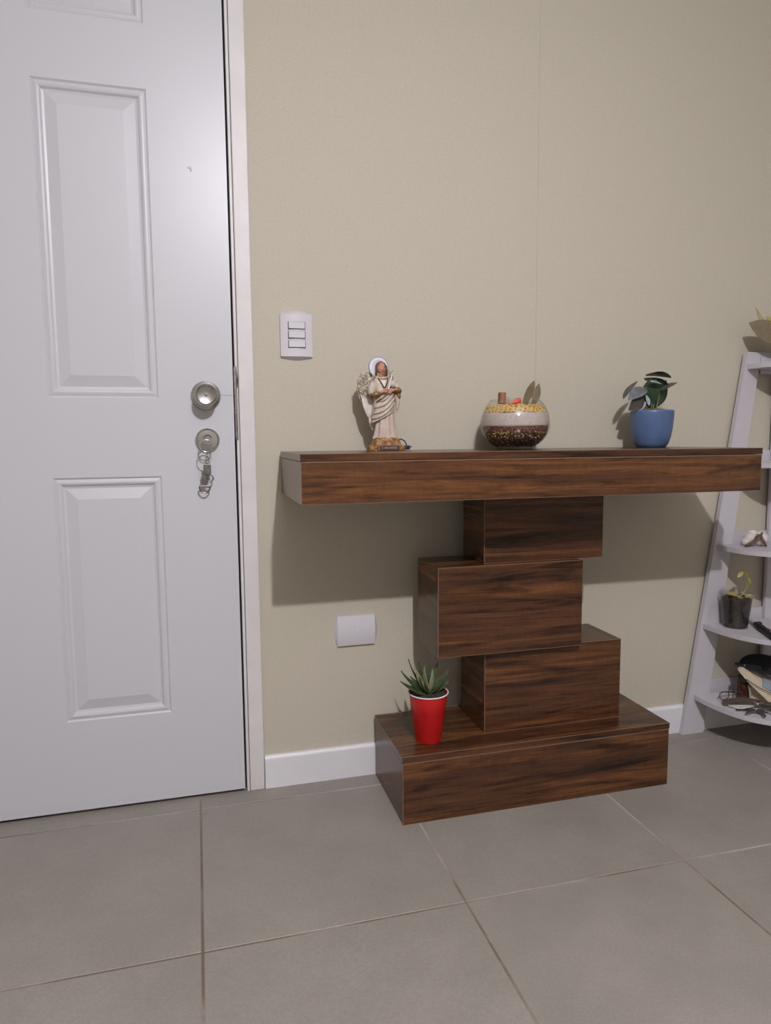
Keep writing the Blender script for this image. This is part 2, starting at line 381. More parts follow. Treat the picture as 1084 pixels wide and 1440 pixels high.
bm = B(); lathe(bm, [(.0285, 0), (.0285, .005), (.0265, .010), (.0235, .0125), (.012, .013), (0, .013)], lc, 48, axis='y'); db = obj('deadbolt', bm, 'steel', door, 35)
bm = B(); lathe(bm, [(.0095, .0125), (.0092, .0165), (.008, .0175), (0, .0175)], (lc[0], lc[1], lc[2]+.004), 32, axis='y'); obj('key_cylinder', bm, 'steel_dark', db, 35)
# keys hanging from the lock
kx = lc[0]; ky = DY
keys = thing('key_ring', (kx-.004, ky-.02, .79), 'steel keys and bottle opener hanging from the door lock', 'keys')
bm = B(); box(bm, kx-.001, kx+.001, ky-.030, ky-.0165, lc[2]+.0005, lc[2]+.0075, .0004)
lathe(bm, [(0, 0), (.0095, 0), (.0095, .002), (0, .002)], (kx, ky-.0295, lc[2]-.001), 24, axis='y')
obj('key', bm, 'steel', keys, 35)
bm = B(); tube(bm, ringpts((kx-.004, ky-.0335, lc[2]-.014), .0142, 32), .0014, 8, closed=True); obj('ring', bm, 'chrome', keys, 2)
bm = B(); tube(bm, [q+Vector((0, .006*math.sin(2*PI*i/32), 0)) for i, q in enumerate(ringpts((kx-.0085, ky-.024, lc[2]-.041), .0148, 32))], .0012, 8, closed=True); obj('ring', bm, 'steel_dark', keys, 2)
bm = B()
for k in range(3): tube(bm, ringpts((kx-.003+k*.0004, ky-.024+(k % 2)*.002, lc[2]-.037-k*.0075), .0028 if k % 2 else .0020, 14, rz=.0046), .0008, 6, closed=True)
obj('chain', bm, 'steel_dark', keys, 2)
bm = B(); box(bm, kx-.0125, kx+.0055, ky-.026, ky-.0225, lc[2]-.083, lc[2]-.060, .0008)
for z in (.066, .073): ball(bm, (kx-.003, ky-.026, lc[2]-z), (.0016, .0008, .0016), 1)
obj('tag', bm, 'steel_dark', keys)
bm = B(); box(bm, kx-.0175, kx+.001, ky-.0225, ky-.0195, lc[2]-.101, lc[2]-.079, .0008)
tube(bm, ringpts((kx+.002, ky-.0225, lc[2]-.092), .0078, 24), .0016, 8, closed=True)
obj('clasp', bm, 'steel_dark', keys, 35)
bm = B(); box(bm, kx-.0165, kx-.0055, ky-.0215, ky-.0185, lc[2]-.112, lc[2]-.098, .0006)
pts = [Vector((kx-.0105+.0125*math.cos(a), ky-.020, lc[2]-.1165+.0085*math.sin(a)+.0025*math.cos(2*a))) for a in [2*PI*i/28 for i in range(28)]]
tube(bm, pts, .0019, 8, closed=True); obj('bottle_opener', bm, 'steel_dark', keys, 35)

# ------------------------------------------------------------------ console table
con = thing('console_table', (.77, 1.63, 0), 'dark walnut console table of stacked offset boxes under a long slab top', 'console table')
def carton(name, x0, x1, y0, y1, z0, z1, lip=None, parent=con):
    """box of laminated boards: sides, back, top, bottom and a front board"""
    t = .015; e = .0007
    bm = B(); box(bm, x0, x1, y0, y0+t, z0, (z1-t-.0008) if lip else z1-.0002, e); fr = obj(name, bm, 'wood', parent)
    for nm, a, b in (('side_panel', x0+.0002, x0+t), ('side_panel', x1-t, x1-.0002)):
        bm = B(); box(bm, a, b, y0+t+.0002, y1, z0, (z1-t-.0008) if lip else z1-.0004, e); obj(nm, bm, 'wood_y', fr)
    bm = B()
    if lip: box(bm, x0-.0006, x1+.0012, y0-.0008, y1, z1-t, z1, e)
    else: box(bm, x0+t+.0002, x1-t-.0002, y0+t+.0002, y1, z1-t, z1-.0006)
    obj('top_panel', bm, 'wood', fr)
    bm = B(); box(bm, x0+t+.0002, x1-t-.0002, y0+t+.0002, y1, z0+.0005, z0+t); obj('bottom_panel', bm, 'wood', fr)
    bm = B()
    zt = z1-t-.0008 if lip else z1
    box(bm, x0-.0003, x0+.0011, y0-.0005, y0+.0009, z0+.001, zt)
    if lip: box(bm, x0, x1+.0008, y0-.0012, y0+.0006, z1-.0008, z1+.0003)
    else: box(bm, x0, x1, y0-.0005, y0+.0009, z1-.001, z1+.0003)
    if lip: box(bm, x0, x1, y0-.0010, y0+.0006, z1-t-.0030, z1-t-.0009)
    box(bm, x0, x1, y0-.0005, y0+.0007, z0-.0001 if z0 else 0, z0+.0008)
    obj('edge_band', bm, 'wood_edge', fr)
    return fr
ZT = .8755
carton('base_box', .438, 1.1585, 1.494, 1.757, 0.0, .1667, lip=True)
carton('lower_box', .6735, 1.0585, 1.567, 1.728, .1667, .378)
carton('middle_box', .5435, .929, 1.546, 1.705, .378, .598)
carton('upper_box', .671, .9985, 1.570, 1.71, .598, .7715)
carton('slab_top', .2025, 1.332, 1.412, 1.757, .7715, ZT, lip=True)

# ------------------------------------------------------------------ switch and blank plate
sw = thing('light_switch', (.249, WY, 1.161), 'white triple rocker light switch on the wall beside the door', 'light switch')
def curved_plate(bm, cx, cz, wd, ht, bulge, vertical):
    """faceplate with a gently bowed front and lens-shaped sloping ends on its long axis"""
    n = 14; rings = []; half = (ht if vertical else wd)/2; wide = (wd if vertical else ht)/2
    for k in range(n+1):
        u = -1+2*k/n; dep = .0075 + bulge*(1-u*u); pts = []
        for a, d in ((-half+.0085*u*u, 0), (-half+.0092, dep), (half-.0092, dep), (half-.0085*u*u, 0)):
            pts.append((cx+u*wide, WY-d, cz+a) if vertical else (cx+a, WY-d, cz+u*wide))
        rings.append(pts)
    return loft(bm, rings)
bm = B(); curved_plate(bm, .249, 1.161, .079, .121, .0070, True); pl = obj('cover_plate', bm, 'plastic', sw, 30)
for k, dz in enumerate((.0215, -.001, -.0235)):
    z = 1.163+dz
    bm = B(); box(bm, .2275, .2705, WY-.0157, WY-.0140, z-.0092, z+.0092, .0004); fo = obj('rocker_frame', bm, 'plastic_gap', sw)
    bm = B(); t = (.0022 if k < 2 else -.0022)
    pts = [(.2288, WY-.0149-max(t, 0), z-.0080), (.2692, WY-.0149-max(-t, 0), z-.0080), (.2692, WY-.0149-max(-t, 0), z+.0086), (.2288, WY-.0149-max(t, 0), z+.0086)]
    rings = [[Vector((a, WY-.0135, c)) for a, b, c in pts], [Vector((a, b-.0008, c)) for a, b, c in pts], [Vector((.249+(a-.249)*.96, b-.0018, z+(c-z)*.88)) for a, b, c in pts]]
    loft(bm, rings); obj('rocker', bm, 'plastic', sw)
bpz = thing('blank_plate', (.391, WY, .4018), 'plain white blank cover plate low on the wall', 'wall plate')
bm = B(); curved_plate(bm, .391, .4018, .119, .080, .0060, False); obj('cover_plate', bm, 'plastic', bpz, 30)
bm = B(); lathe(bm, [(.0052, .0130), (.0052, .0143), (.0044, .0146), (0, .0146)], (.391, WY, .4018), 24, axis='y'); obj('knockout', bm, 'plastic', bpz, 30)

# ------------------------------------------------------------------ angel figurine
SF = .00175; FX, FY = .451, 1.685
def fp(px, py, dw=0.0): return Vector((FX+(px-539)*SF, FY-dw*SF, ZT+(634-py)*SF))     # figurine units: 1 = 1.75 mm
fig = thing('angel_figurine', (FX, FY, ZT), 'cream and gold winged angel figurine with white halo on the console top', 'figurine')
def eloft(rings, seg=40, cap=True, bm=None):
    """rings: (px, py, half width, half depth, depth offset, fold amplitude, folds, phase, tilt)"""
    bm = bm or B(); rr = []
    for (px, py, ru, rw, dw, fa, fn, ph, tilt) in rings:
        ring = []
        for i in range(seg):
            a = 2*PI*i/seg; k = 1+fa*math.sin(fn*a+ph)
            ring.append(fp(px+ru*k*math.cos(a), py+tilt*math.cos(a), dw+rw*k*math.sin(a)))
        rr.append(ring)
    return loft(bm, rr, cap)
# base
bm = B(); rr = []
for (v, ru, rw) in ((0, 27, 19), (2, 27.5, 19.5), (6, 26.5, 18.5), (7.5, 24, 17), (9, 22, 15.5), (13, 20.5, 14.5), (16.5, 18.5, 13), (18.5, 15, 11)):
    rr.append([fp(541+ru*(abs(math.cos(a))**.75)*math.copysign(1, math.cos(a))*(1+.02*math.sin(5*a+v)), 634-v, rw*(abs(math.sin(a))**.75)*math.copysign(1, math.sin(a))*(1+.03*math.sin(7*a+v))) for a in [2*PI*i/48 for i in range(48)]])
loft(bm, rr); bs = obj('base', bm, 'goldbase', fig, 35)
bm = B(); q0 = fp(525, 633.6, 20.5); q1 = fp(557, 626, 18); box(bm, q0.x, q1.x, q0.y, q1.y, q0.z, q1.z, .001); obj('plaque_frame', bm, 'gold', bs)
bm = B(); q0 = fp(527, 632.6, 21); q1 = fp(555.5, 627.2, 20); box(bm, q0.x, q1.x, q0.y, q1.y, q0.z, q1.z, .0004); obj('plaque', bm, 'plaque', bs)
tcu = bpy.data.curves.new('inscription', 'FONT'); tcu.body = 'S. ARCANGEL'; tcu.size = .0068; tcu.align_x = 'CENTER'; tcu.align_y = 'CENTER'; tcu.extrude = .0003
to = bpy.data.objects.new('inscription_tmp', tcu); C.objects.link(to)
dg = bpy.context.evaluated_depsgraph_get(); tme = bpy.data.meshes.new_from_object(to.evaluated_get(dg)); bpy.data.objects.remove(to)
bm = B(); bm.from_mesh(tme); c0 = fp(541.2, 629.9, 21.1)
for v in bm.verts: v.co = Vector((c0.x+v.co.x*.95, c0.y-v.co.z-.0002, c0.z+v.co.y))
obj('inscription', bm, 'letter', bs)
# dress (tunic) and overskirt
R = []
for k in range(13):
    u = k/12; py = 617-u*52
    R.append((540.5, py+ (0), 16.2-4.2*min(1, u*1.5)+1.5*max(0, .15-u)*6, 11-2.5*u, 0, .11*(1-u*.4), 9, .6+u*.8, 0))
bm = eloft(R, 56); obj('tunic', bm, 'pinkcream', fig, 60)
bm = B()
for i in range(9):
    a = PI + .2 + i*(PI-.4)/8; ball(bm, fp(540.5+15.5*math.cos(a), 616.8-(i % 2)*1.6, -10*math.sin(a)), (.0044, .0036, .0028), 1)
obj('hem', bm, 'cream', fig, 2)
# overskirt: diagonal drape
R = []
for k in range(11):
    u = k/10; py = 587-u*34
    R.append((536.5+2.5*u, py, 17.2-2.8*u, 11.5-1.0*u, 1.0, .03, 5, 1+u*2, -8.5*(1-u*.5)))
bm = eloft(R, 56); obj('overskirt', bm, 'cream', fig, 60)
for k, (a0, a1, a2, rr_) in enumerate((((519, 589, 6), (535, 588, 15), (553, 566, 6), 2.6), ((521, 582, 8), (537, 581, 15.5), (553, 560, 7), 1.9), ((523, 574, 8), (538, 573, 15), (551, 553, 8), 1.8), ((526, 566, 8), (538, 566, 14.5), (548, 549, 9), 1.5))):
    p = [fp(*q) for q in bez(Vector(a0), Vector((a1[0], a1[1], a1[2]+3)), Vector(a2), 10)]
    bm = B(); tube(bm, p, [rr_*SF*(.45+.55*math.sin(PI*i/10)) for i in range(11)], 10); obj('drape_fold', bm, 'cream', fig, 2)
# torso / mantle
R = [(538, 560, 13.5, 9.5, 1, .03, 6, 0, 0), (538, 553, 14, 10, 1, .03, 6, .5, 0), (537.5, 545, 15.5, 10, .5, .03, 6, 1, 0), (537, 538, 15, 9, 0, .02, 6, 1, 0), (536.5, 533, 11, 7.5, 0, .02, 5, 1, 0), (536, 530.5, 6.5, 5.5, 0, 0, 5, 0, 0)]
bm = eloft(R, 40); obj('mantle', bm, 'cream', fig, 60)
bm = B(); prism(bm, [fp(531, 534, 9.2), fp(541.5, 534, 9.2), fp(537.5, 545, 11.5), fp(535, 545.5, 11.5)], (0, .006, 0)); obj('bodice', bm, 'feather', fig)
bm = B(); tube(bm, [fp(530, 534, 8.6), fp(533, 540, 10.6), fp(536.5, 547, 11.8)], .0014, 8); tube(bm, [fp(543, 533.5, 8.6), fp(541, 540, 10.8), fp(538, 547, 11.8)], .0019, 8)
tube(bm, [fp(529, 533.5, 6), fp(533, 534.5, 9), fp(540, 534.5, 9), fp(544, 533, 6)], .0018, 8); obj('collar', bm, 'gold', fig, 2)
bm = B(); tube(bm, [fp(525, 566, 11), fp(532, 562, 13.5), fp(541, 555, 13.5)], [.001, .0022, .001], 8); obj('sash', bm, 'gold', fig, 2)
# sleeves, forearms, hands
bm = B(); tube(bm, [fp(524, 538, 1), fp(521, 546, 3), fp(519.5, 553, 6), fp(521, 557, 9)], [.007, .0085, .0092, .0085], 14); obj('sleeve', bm, 'cream', fig, 2)
bm = B(); tube(bm, [fp(518.5, 557, 8), fp(524, 556, 11), fp(530, 554.5, 13.5)], [.0078, .0072, .005], 14); obj('cuff', bm, 'gold', fig, 2)
bm = B(); tube(bm, [fp(550, 537, 1), fp(555, 543, 3), fp(557, 549, 6)], [.007, .0085, .0085], 14); obj('sleeve', bm, 'cream', fig, 2)
bm = B(); tube(bm, [fp(559, 551, 5), fp(556, 550, 9), fp(551, 548, 12)], [.0088, .0085, .0050], 14); tube(bm, [fp(557, 552, 7), fp(559.5, 559, 6), fp(559, 563, 5)], [.006, .0055, .002], 12); obj('cuff', bm, 'gold', fig, 2)
bm = B(); tube(bm, [fp(556, 553, 4), fp(557.5, 562, 4.5), fp(558, 571, 4), fp(555.5, 581, 3)], [.0065, .0062, .0052, .0012], 12); obj('sleeve_tip', bm, 'cream', fig, 60)
bm = B(); ball(bm, fp(549.5, 541.5, 9.5), (.0080, .006, .0085), 2); tube(bm, [fp(545, 546, 11), fp(549, 540, 13), fp(554, 537, 10)], [.001, .002, .001], 8); obj('shoulder_cloth', bm, 'feather', fig, 2)
def hand(wr, palm, tip, sgn):
    bm = B(); wr, palm, tip = fp(*wr), fp(*palm), fp(*tip)
    tube(bm, [wr, (wr+palm)/2, palm], [.0036, .0034, .0030], 10)
    d = (tip-palm); up = Vector((0, 0, 1))
    for k in range(4):
        o = up*(.0036-.0022*k); l = (1.0, 1.12, 1.05, .85)[k]
        tube(bm, [palm+o*.8-d*.25, palm+o+d*.5*l+Vector((0, -.0012, 0)), palm+o+d*l+Vector((0, .0012, -.001))], [.0014, .0013, .0009], 6)
    tube(bm, [palm+up*.002-d*.5, palm+up*.0055-d*.1, palm+up*.007+d*.35], [.0015, .0014, .001], 6)
    return obj('hand', bm, 'skin', fig, 2)
hand((529, 554, 13.5), (536.5, 551.5, 15.5), (541, 550.5, 16.5), 1)
hand((552, 548.5, 11.5), (546.5, 551, 15), (541.5, 553.5, 16.5), -1)
bm = B(); a, b = fp(541.5, 549, 15.5), fp(547.5, 527.5, 14); tube(bm, [a, a*.5+b*.5, b], [.0017, .0018, .0013], 10); obj('candle', bm, 'halo', fig, 40)
# head, face, hair, halo
hc = fp(534.6, 519.5, 3)
bm = B(); ball(bm, hc, (.0118, .0118, .0150), 3)
for v in bm.verts:
    d = v.co-hc
    if d.z < 0: v.co.x = hc.x+d.x*(1+d.z*16); v.co.y = hc.y+d.y*(1+d.z*8)
ball(bm, hc+Vector((.0018, -.0118, -.0018)), (.0017, .0024, .0034), 2)
ball(bm, hc+Vector((.0012, -.0084, -.0122)), (.003, .0026, .0022), 2)
tube(bm, [hc+Vector((.0, .001, -.010)), hc+Vector((0, .001, -.022))], [.0058, .0068], 14)
hd = obj('head', bm, 'skin', fig, 2)
bm = B()
for s in (-1, 1): ball(bm, hc+Vector((.0016+s*.0044, -.0104, .0010)), (.0017, .0010, .0010), 1)
for s in (-1, 1): tube(bm, [hc+Vector((.0016+s*.0025, -.0114, .0042)), hc+Vector((.0016+s*.0068, -.0095, .0040))], .0006, 5)
obj('eyes', bm, 'hair', hd)
bm = B(); ball(bm, hc+Vector((.0016, -.0104, -.0078)), (.0030, .0011, .0010), 1); obj('mouth', bm, 'lips', hd)
bm = B(); ball(bm, hc+Vector((-.0006, .0046, .0030)), (.0130, .0120, .0150), 3)
for s in (-1, 1): tube(bm, [hc+Vector((s*.0060, -.0070, .0125)), hc+Vector((s*.0115, -.0045, .005)), hc+Vector((s*.0125, -.003, -.006)), hc+Vector((s*.0130, -.001, -.018))], [.0016, .0022, .0028, .0028], 10)
obj('hair', bm, 'hair', fig, 2)
bm = B(); hcx = fp(532.6, 517, -5)
pr = [(.0085, 0), (.0118, .0024), (.0235, .0028), (.0240, .0015), (.0235, 0)]
rings = []
for i in range(41):
    a = math.radians(-52+284*i/40); rings.append([hcx+Vector((r*math.cos(a), -h, r*math.sin(a))) for r, h in pr])
loft(bm, rings); hl = obj('halo', bm, 'halo', fig, 40)
bm = B(); tube(bm, [hcx+Vector((.0242*math.cos(a), -.0012, .0242*math.sin(a))) for a in [math.radians(-48+276*i/40) for i in range(41)]], .0011, 6); obj('halo_rim', bm, 'halorim', hl, 2)
bm = B(); tube(bm, [hcx+Vector((.0178*math.cos(a), -.0030, .0178*math.sin(a))) for a in [math.radians(-46+272*i/40) for i in range(41)]], .0007, 6); obj('halo_ridge', bm, 'halo', hl, 2)
# wings
def wing(sgn, out, name='wing'):
    bm = B(); prism(bm, [fp(px, py, -7.5-.1*abs(px-536)) for px, py in out], (0, .0042, 0)); return bm
bm = wing(-1, [(529, 530), (520, 524), (512, 524), (506.5, 529), (503.5, 538), (503.5, 550), (505, 558), (509, 566), (514, 577), (519, 585), (527, 582)])
rnd = random.Random(3)
for py in range(527, 560, 4):
    for px in range(505, 522, 4):
        if (px-512)**2/80+(py-542)**2/330 < 1.25:
            c = fp(px+rnd.uniform(-1, 1), py+rnd.uniform(-1, 1), -6.2-.1*abs(px-536)); r = rnd.uniform(1.4, 2.3)*SF
            pts = [c+Vector((r*(1-.16*j/1.6)*math.cos(j*.75+px), -.0012-.0003*j, r*(1-.16*j/1.6)*math.sin(j*.75+px))) for j in range(9)]
            tube(bm, pts, .0011, 5)
lw = obj('wing', bm, 'wing', fig, 35)
for k in range(6):
    bm = B(); a = fp(507+k*3.0, 553+k*1.0, -5.8); b = fp(517.5+k*1.6, 588+(k % 2)*2-k*1.2+(3 if k == 2 else 0), -5.0); leaf(bm, a, b, .0085, (0, -1, 0), .03, .0011, .1, 8, .55); obj('feather', bm, 'feather', lw, 60)
bm = B()
for k in range(3): leaf(bm, fp(519+k*1.5, 584, -6), fp(521.5+k*2, 606-abs(k-1)*3, -6), .006, (0, -1, 0), .03, .001, .1, 7, .5)
obj('wing_tip', bm, 'feather', lw, 60)
bm = wing(1, [(540, 530), (546, 520), (554, 523), (559, 531), (561, 542), (561, 548), (561, 560), (556, 572), (548, 574)])
for py in range(523, 545, 4):
    for px in range(546, 561, 4):
        c = fp(px+rnd.uniform(-1, 1), py+rnd.uniform(-1, 1), -6.2-.1*abs(px-536)); r = rnd.uniform(1.4, 2.2)*SF
        if px > 554+(py-523)*.35: continue
        tube(bm, [c+Vector((r*(1-.1*j)*math.cos(j*.75+px), -.0012-.0003*j, r*(1-.1*j)*math.sin(j*.75+px))) for j in range(9)], .0011, 5)
obj('wing', bm, 'wing', fig, 35)
# cord with plug
bm = B(); tube(bm, [fp(560, 618.5, -4), fp(566, 618, -6), fp(571, 620.5, -6), fp(573, 625, -5), fp(573.5, 627.5, -5)], .0015, 8)
cdr = obj('power_cord', bm, 'black', fig, 2)
bm = B(); q0 = fp(568, 632.8, -3); q1 = fp(578.5, 627, -9); box(bm, q0.x, q1.x, q0.y, q1.y, q0.z, q1.z, .002, 2)
q0 = fp(578, 629.6, -4.5); q1 = fp(581.5, 628.0, -7.5); box(bm, q0.x, q1.x, q0.y, q1.y, q0.z, q1.z); obj('plug', bm, 'black', cdr, 35)

# ------------------------------------------------------------------ glass bowl of layered seeds
BX, BY, BR, BH, BZC = .7945, 1.664, .0890, .1265, .0615      # centre, radius, height, widest height
def brad(h, off=0.0):
    """inner radius of the bowl at height h above the table"""
    rz = BZC+.004 if h < BZC else (BH-BZC)*1.405
    q = max(0, 1-((h-BZC)/rz)**2); return max(.001, BR*math.sqrt(q)-off)
bowl = None
bm = B(); prof = [(0, .0002), (.044, .0002)]
for k in range(1, 25): h = .001+(BH-.001)*k/24; prof.append((max(brad(h), .046 if k < 2 else 0), h))
top = prof[-1]; prof += [(top[0]-.0012, BH+.0008), (top[0]-.0024, BH)]
for k in range(23, 1, -1): h = .001+(BH-.001)*k/24; prof.append((brad(h)-.0024, h))
prof += [(.044, .0060), (0, .0055)]
lathe(bm, prof, (BX, BY, ZT), 56, cap=False); bmesh.ops.remove_doubles(bm, verts=bm.verts[:], dist=1e-4)
obj('glass_bowl', bm, 'glass', None, 2, 'round clear glass bowl holding layered seeds on the console top', 'bowl')
def core(name, h0, h1, mt, label, cat, wav=0.0, kernels=None, cap=False):
    bm = B(); prof = []
    for k in range(9): h = h0+(h1-h0)*k/8; prof.append((brad(h, .0045 + (.0022 if kernels else 0)), h))
    lathe(bm, [(0.0005, h0)]+prof+[(0.0005, h1 + (.004 if cap else 0))], (BX, BY, ZT), 40, cap=False)
    if wav:
        for v in bm.verts:
            if v.co.z-ZT > h1-.0005 or v.co.z-ZT < h0+.0005:
                v.co.z += wav*noise.noise(Vector((v.co.x*60, v.co.y*60, 3.1)))
    if kernels:
        size, asp = kernels; h = h0+size*.35; row = 0; rn = random.Random(len(name))
        while h < h1+.0005:
            r = brad(h, .0055); n = int(2*PI*r/(size*1.75))
            for i in range(n):
                a = 2*PI*(i+.5*(row % 2))/n+rn.uniform(-.03, .03); hh = h+rn.uniform(-.25, .25)*size+wav*noise.noise(Vector((math.cos(a)*4, math.sin(a)*4, h1*9)))*.8
                rr = brad(min(max(hh, .008), BH), .0055)-abs(rn.gauss(0, size*.12)); c = Vector((BX+rr*math.cos(a), BY+rr*math.sin(a), ZT+max(hh, .008)))
                vs_ = ball(bm, (0, 0, 0), (size*asp*.5*rn.uniform(.85, 1.15), size*.42, size*.5*rn.uniform(.85, 1.1)), 1)
                rot = Matrix.Rotation(a+PI/2, 3, 'Z') @ Matrix.Rotation(rn.uniform(-1.2, 1.2), 3, 'Y')
                for v in vs_: v.co = c + rot @ v.co
            h += size*.82; row += 1
        if cap:
            rt = brad(h1, .007)
            for i in range(230):
                a = rn.uniform(0, 2*PI); rr = rt*math.sqrt(rn.random()); c = Vector((BX+rr*math.cos(a), BY+rr*math.sin(a), ZT+h1+.004*(1-rr/rt)+rn.uniform(-.001, .003)))
                vs_ = ball(bm, (0, 0, 0), (size*asp*.5, size*.45, size*.4), 1); rot = Matrix.Rotation(rn.uniform(0, 6), 3, 'Z') @ Matrix.Rotation(rn.uniform(-.6, .6), 3, 'X')
                for v in vs_: v.co = c + rot @ v.co
    obj(name, bm, mt, None, 2, label, cat, kind='stuff')
core('bean_layer', .0085, .028, 'bean', 'black beans lying at the bottom of the glass bowl', 'beans', .002, (.0075, 1.5))
core('mixed_seed_layer', .0282, .044, 'mixseed', 'mixed tan and brown seeds above the black beans in the bowl', 'seeds', .002, (.0052, 1.5))
core('lentil_layer', .0442, .0575, 'lentil', 'reddish brown lentils under the white rice in the bowl', 'lentils', .002, (.0042, 1.3))
core('rice_layer', .0580, .0920, 'rice', 'white rice layer between lentils and corn in the bowl', 'rice', .0035)
core('corn_layer', .0925, .1075, 'corn', 'yellow corn kernels on top of the rice in the bowl', 'corn', .002, (.0068, 1.15), True)
bz = ZT+.111
def cinn(c, ax, r, L, name, label):
    bm = B(); ax = Vector(ax).normalized(); s = ax.cross(Vector((0, 1, 0))).normalized(); u = s.cross(ax)
    prof = []
    for k in range(34): a = k*.34; rr = r*(1-.016*k); prof.append((rr*math.cos(a), rr*math.sin(a)))
    for k in range(33, -1, -1): a = k*.34; rr = r*(1-.016*k)-.0012; prof.append((rr*math.cos(a), rr*math.sin(a)))
    loft(bm, [[Vector(c)+ax*h+s*x+u*y for x, y in prof] for h in (-L/2, L/2)]); return obj(name, bm, 'cinnamon', None, 40, label, 'cinnamon')
cinn((.7540, 1.655, ZT+.1295), (.08, .05, 1), .0112, .028, 'cinnamon_stick', 'short curled cinnamon stick standing at the left of the bowl mouth')
bm = B(); leaf(bm, (.768, 1.664, bz+.001), (.7735, 1.664, bz+.024), .015, (.2, -1, .1), .06, .0012, .25, 8, .5); obj('garlic_husk', bm, 'palegrey', None, 60, 'pale grey dry husk between the cinnamon and the red pod', 'husk')
bm = B(); a, b = Vector((.767, 1.645, bz+.003)), Vector((.797, 1.648, bz+.0115)); tube(bm, [a, a*.65+b*.35, a*.3+b*.7, b, b+Vector((.003, 0, .0005))], [.002, .0040, .0066, .0090, .0075], 7); bz_ = obj('red_pod', bm, 'redpod', None, 40, 'bright red dried pod lying in the bowl mouth', 'pod')
# dried leaves stand at the back
bm = B(); leaf(bm, at(735, 570, 1.70), at(751.5, 535, 1.702), .024, (.15, -1, 0), .03, .0008, .12, 10, .5); obj('bay_leaf', bm, 'bay', None, 60, 'taller left one of two dry olive leaves in the bowl', 'leaf')
bm = B(); leaf(bm, at(749, 572, 1.692), at(758, 539, 1.696), .022, (-.1, -1, 0), .03, .0008, .12, 10, .5); obj('bay_leaf', bm, 'bay', None, 60, 'shorter right one of two dry olive leaves in the bowl', 'leaf')

# ------------------------------------------------------------------ blue pot plant
PX, PY = 1.2005, 1.664
pot = thing('potted_plant', (PX, PY, ZT), 'dark green leafy plant in a blue pot on the console top', 'potted plant')
bm = B(); lathe(bm, [(0, 0), (.034, 0), (.039, .002), (.045, .012), (.0505, .030), (.0540, .052), (.0562, .078), (.0568, .094), (.0566, .0985), (.0550, .100), (.0532, .0985), (.0525, .085), (.049, .04), (0, .035)], (PX, PY, ZT), 48, cap=False); bmesh.ops.remove_doubles(bm, verts=bm.verts[:], dist=1e-4); obj('pot', bm, 'bluepot', pot, 50)
bm = B(); lathe(bm, [(0, .086), (.0520, .0885), (.05, .0925), (.03, .095), (0, .096)], (PX, PY, ZT), 32, cap=False)
rn = random.Random(5)
for i in range(50):
    a = rn.uniform(0, 6.28); r = .049*math.sqrt(rn.random()); s = rn.uniform(.0025, .005); ball(bm, (PX+r*math.cos(a), PY+r*math.sin(a), ZT+.0955), (s, s, s*.7), 1)
obj('soil', bm, 'soil', pot, 2)
def pleaf(nm, a, b, width, nrm, mt, bend=.05, cup=.12, Ya=1.66, Yb=1.66, pk=.45):
    bm = B(); leaf(bm, at(a[0], a[1], Ya), at(b[0], b[1], Yb), width, nrm, bend, .0009, cup, 10, pk); return obj(nm, bm, mt, pot, 60)
pleaf('leaf', (908, 527), (944, 531), .050, (-.1, .16, 1), 'leaf_dark', .07, .05, 1.66, 1.65, .38)
pleaf('leaf', (905.5, 532), (941, 545), .052, (.1, .10, 1), 'leaf_dark', .06, .05, 1.68, 1.67)
pleaf('leaf', (916, 576), (937, 535), .082, (.35, -1, .15), 'leaf_dark', -.05, -.15, 1.668, 1.66, .55)
pleaf('leaf', (928, 549), (952, 538), .024, (.2, -.3, .9), 'leaf_brown', .05, .1, 1.66, 1.655)
pleaf('leaf', (913, 574), (914, 533), .050, (-.25, -1, .0), 'leaf_dark', .05, .1, 1.662, 1.655, .55)
pleaf('leaf', (915, 574), (893, 550), .056, (-.3, -1, -.05), 'leaf_dark', .05, .1, 1.662, 1.657, .6)
pleaf('leaf', (909, 546), (883, 563), .036, (-.35, -.65, .55), 'leaf_silver', .10, .1, 1.655, 1.645)
pleaf('leaf', (876, 561), (896.5, 536), .017, (-.75, -.5, .5), 'leaf_brown', .04, .5, 1.66, 1.68, .4)
pleaf('leaf', (904, 557), (884, 577), .036, (-.35, -1, -.1), 'leaf_darkbrown', .10, .1, 1.655, 1.648)
pleaf('leaf', (908, 565), (897, 578), .014, (.15, -1, .25), 'leaf_pale', .05, .1, 1.652, 1.648)
pleaf('leaf', (913, 571), (908, 555), .012, (.1, -1, .1), 'leaf_pale', .05, .1, 1.65, 1.65)
pleaf('leaf', (914, 536), (930, 540), .014, (.1, -.6, 1), 'leaf_pale', .05, .1, 1.635, 1.635)
for a, b, c in (((916, 579), (916.5, 562), (915, 540)), ((922, 579), (924, 568), (927, 556)), ((912, 579), (907, 568), (899, 560)), ((918, 579), (920, 560), (922, 533)), ((909, 579), (904, 574), (896, 569)), ((914, 579), (905, 566), (892, 548))):
    bm = B(); tube(bm, bez(at(*a, 1.66), at(*b, 1.655), at(*c, 1.66), 6), [.0017]*4+[.0014]*3, 7); obj('stem', bm, 'stem', pot, 2)

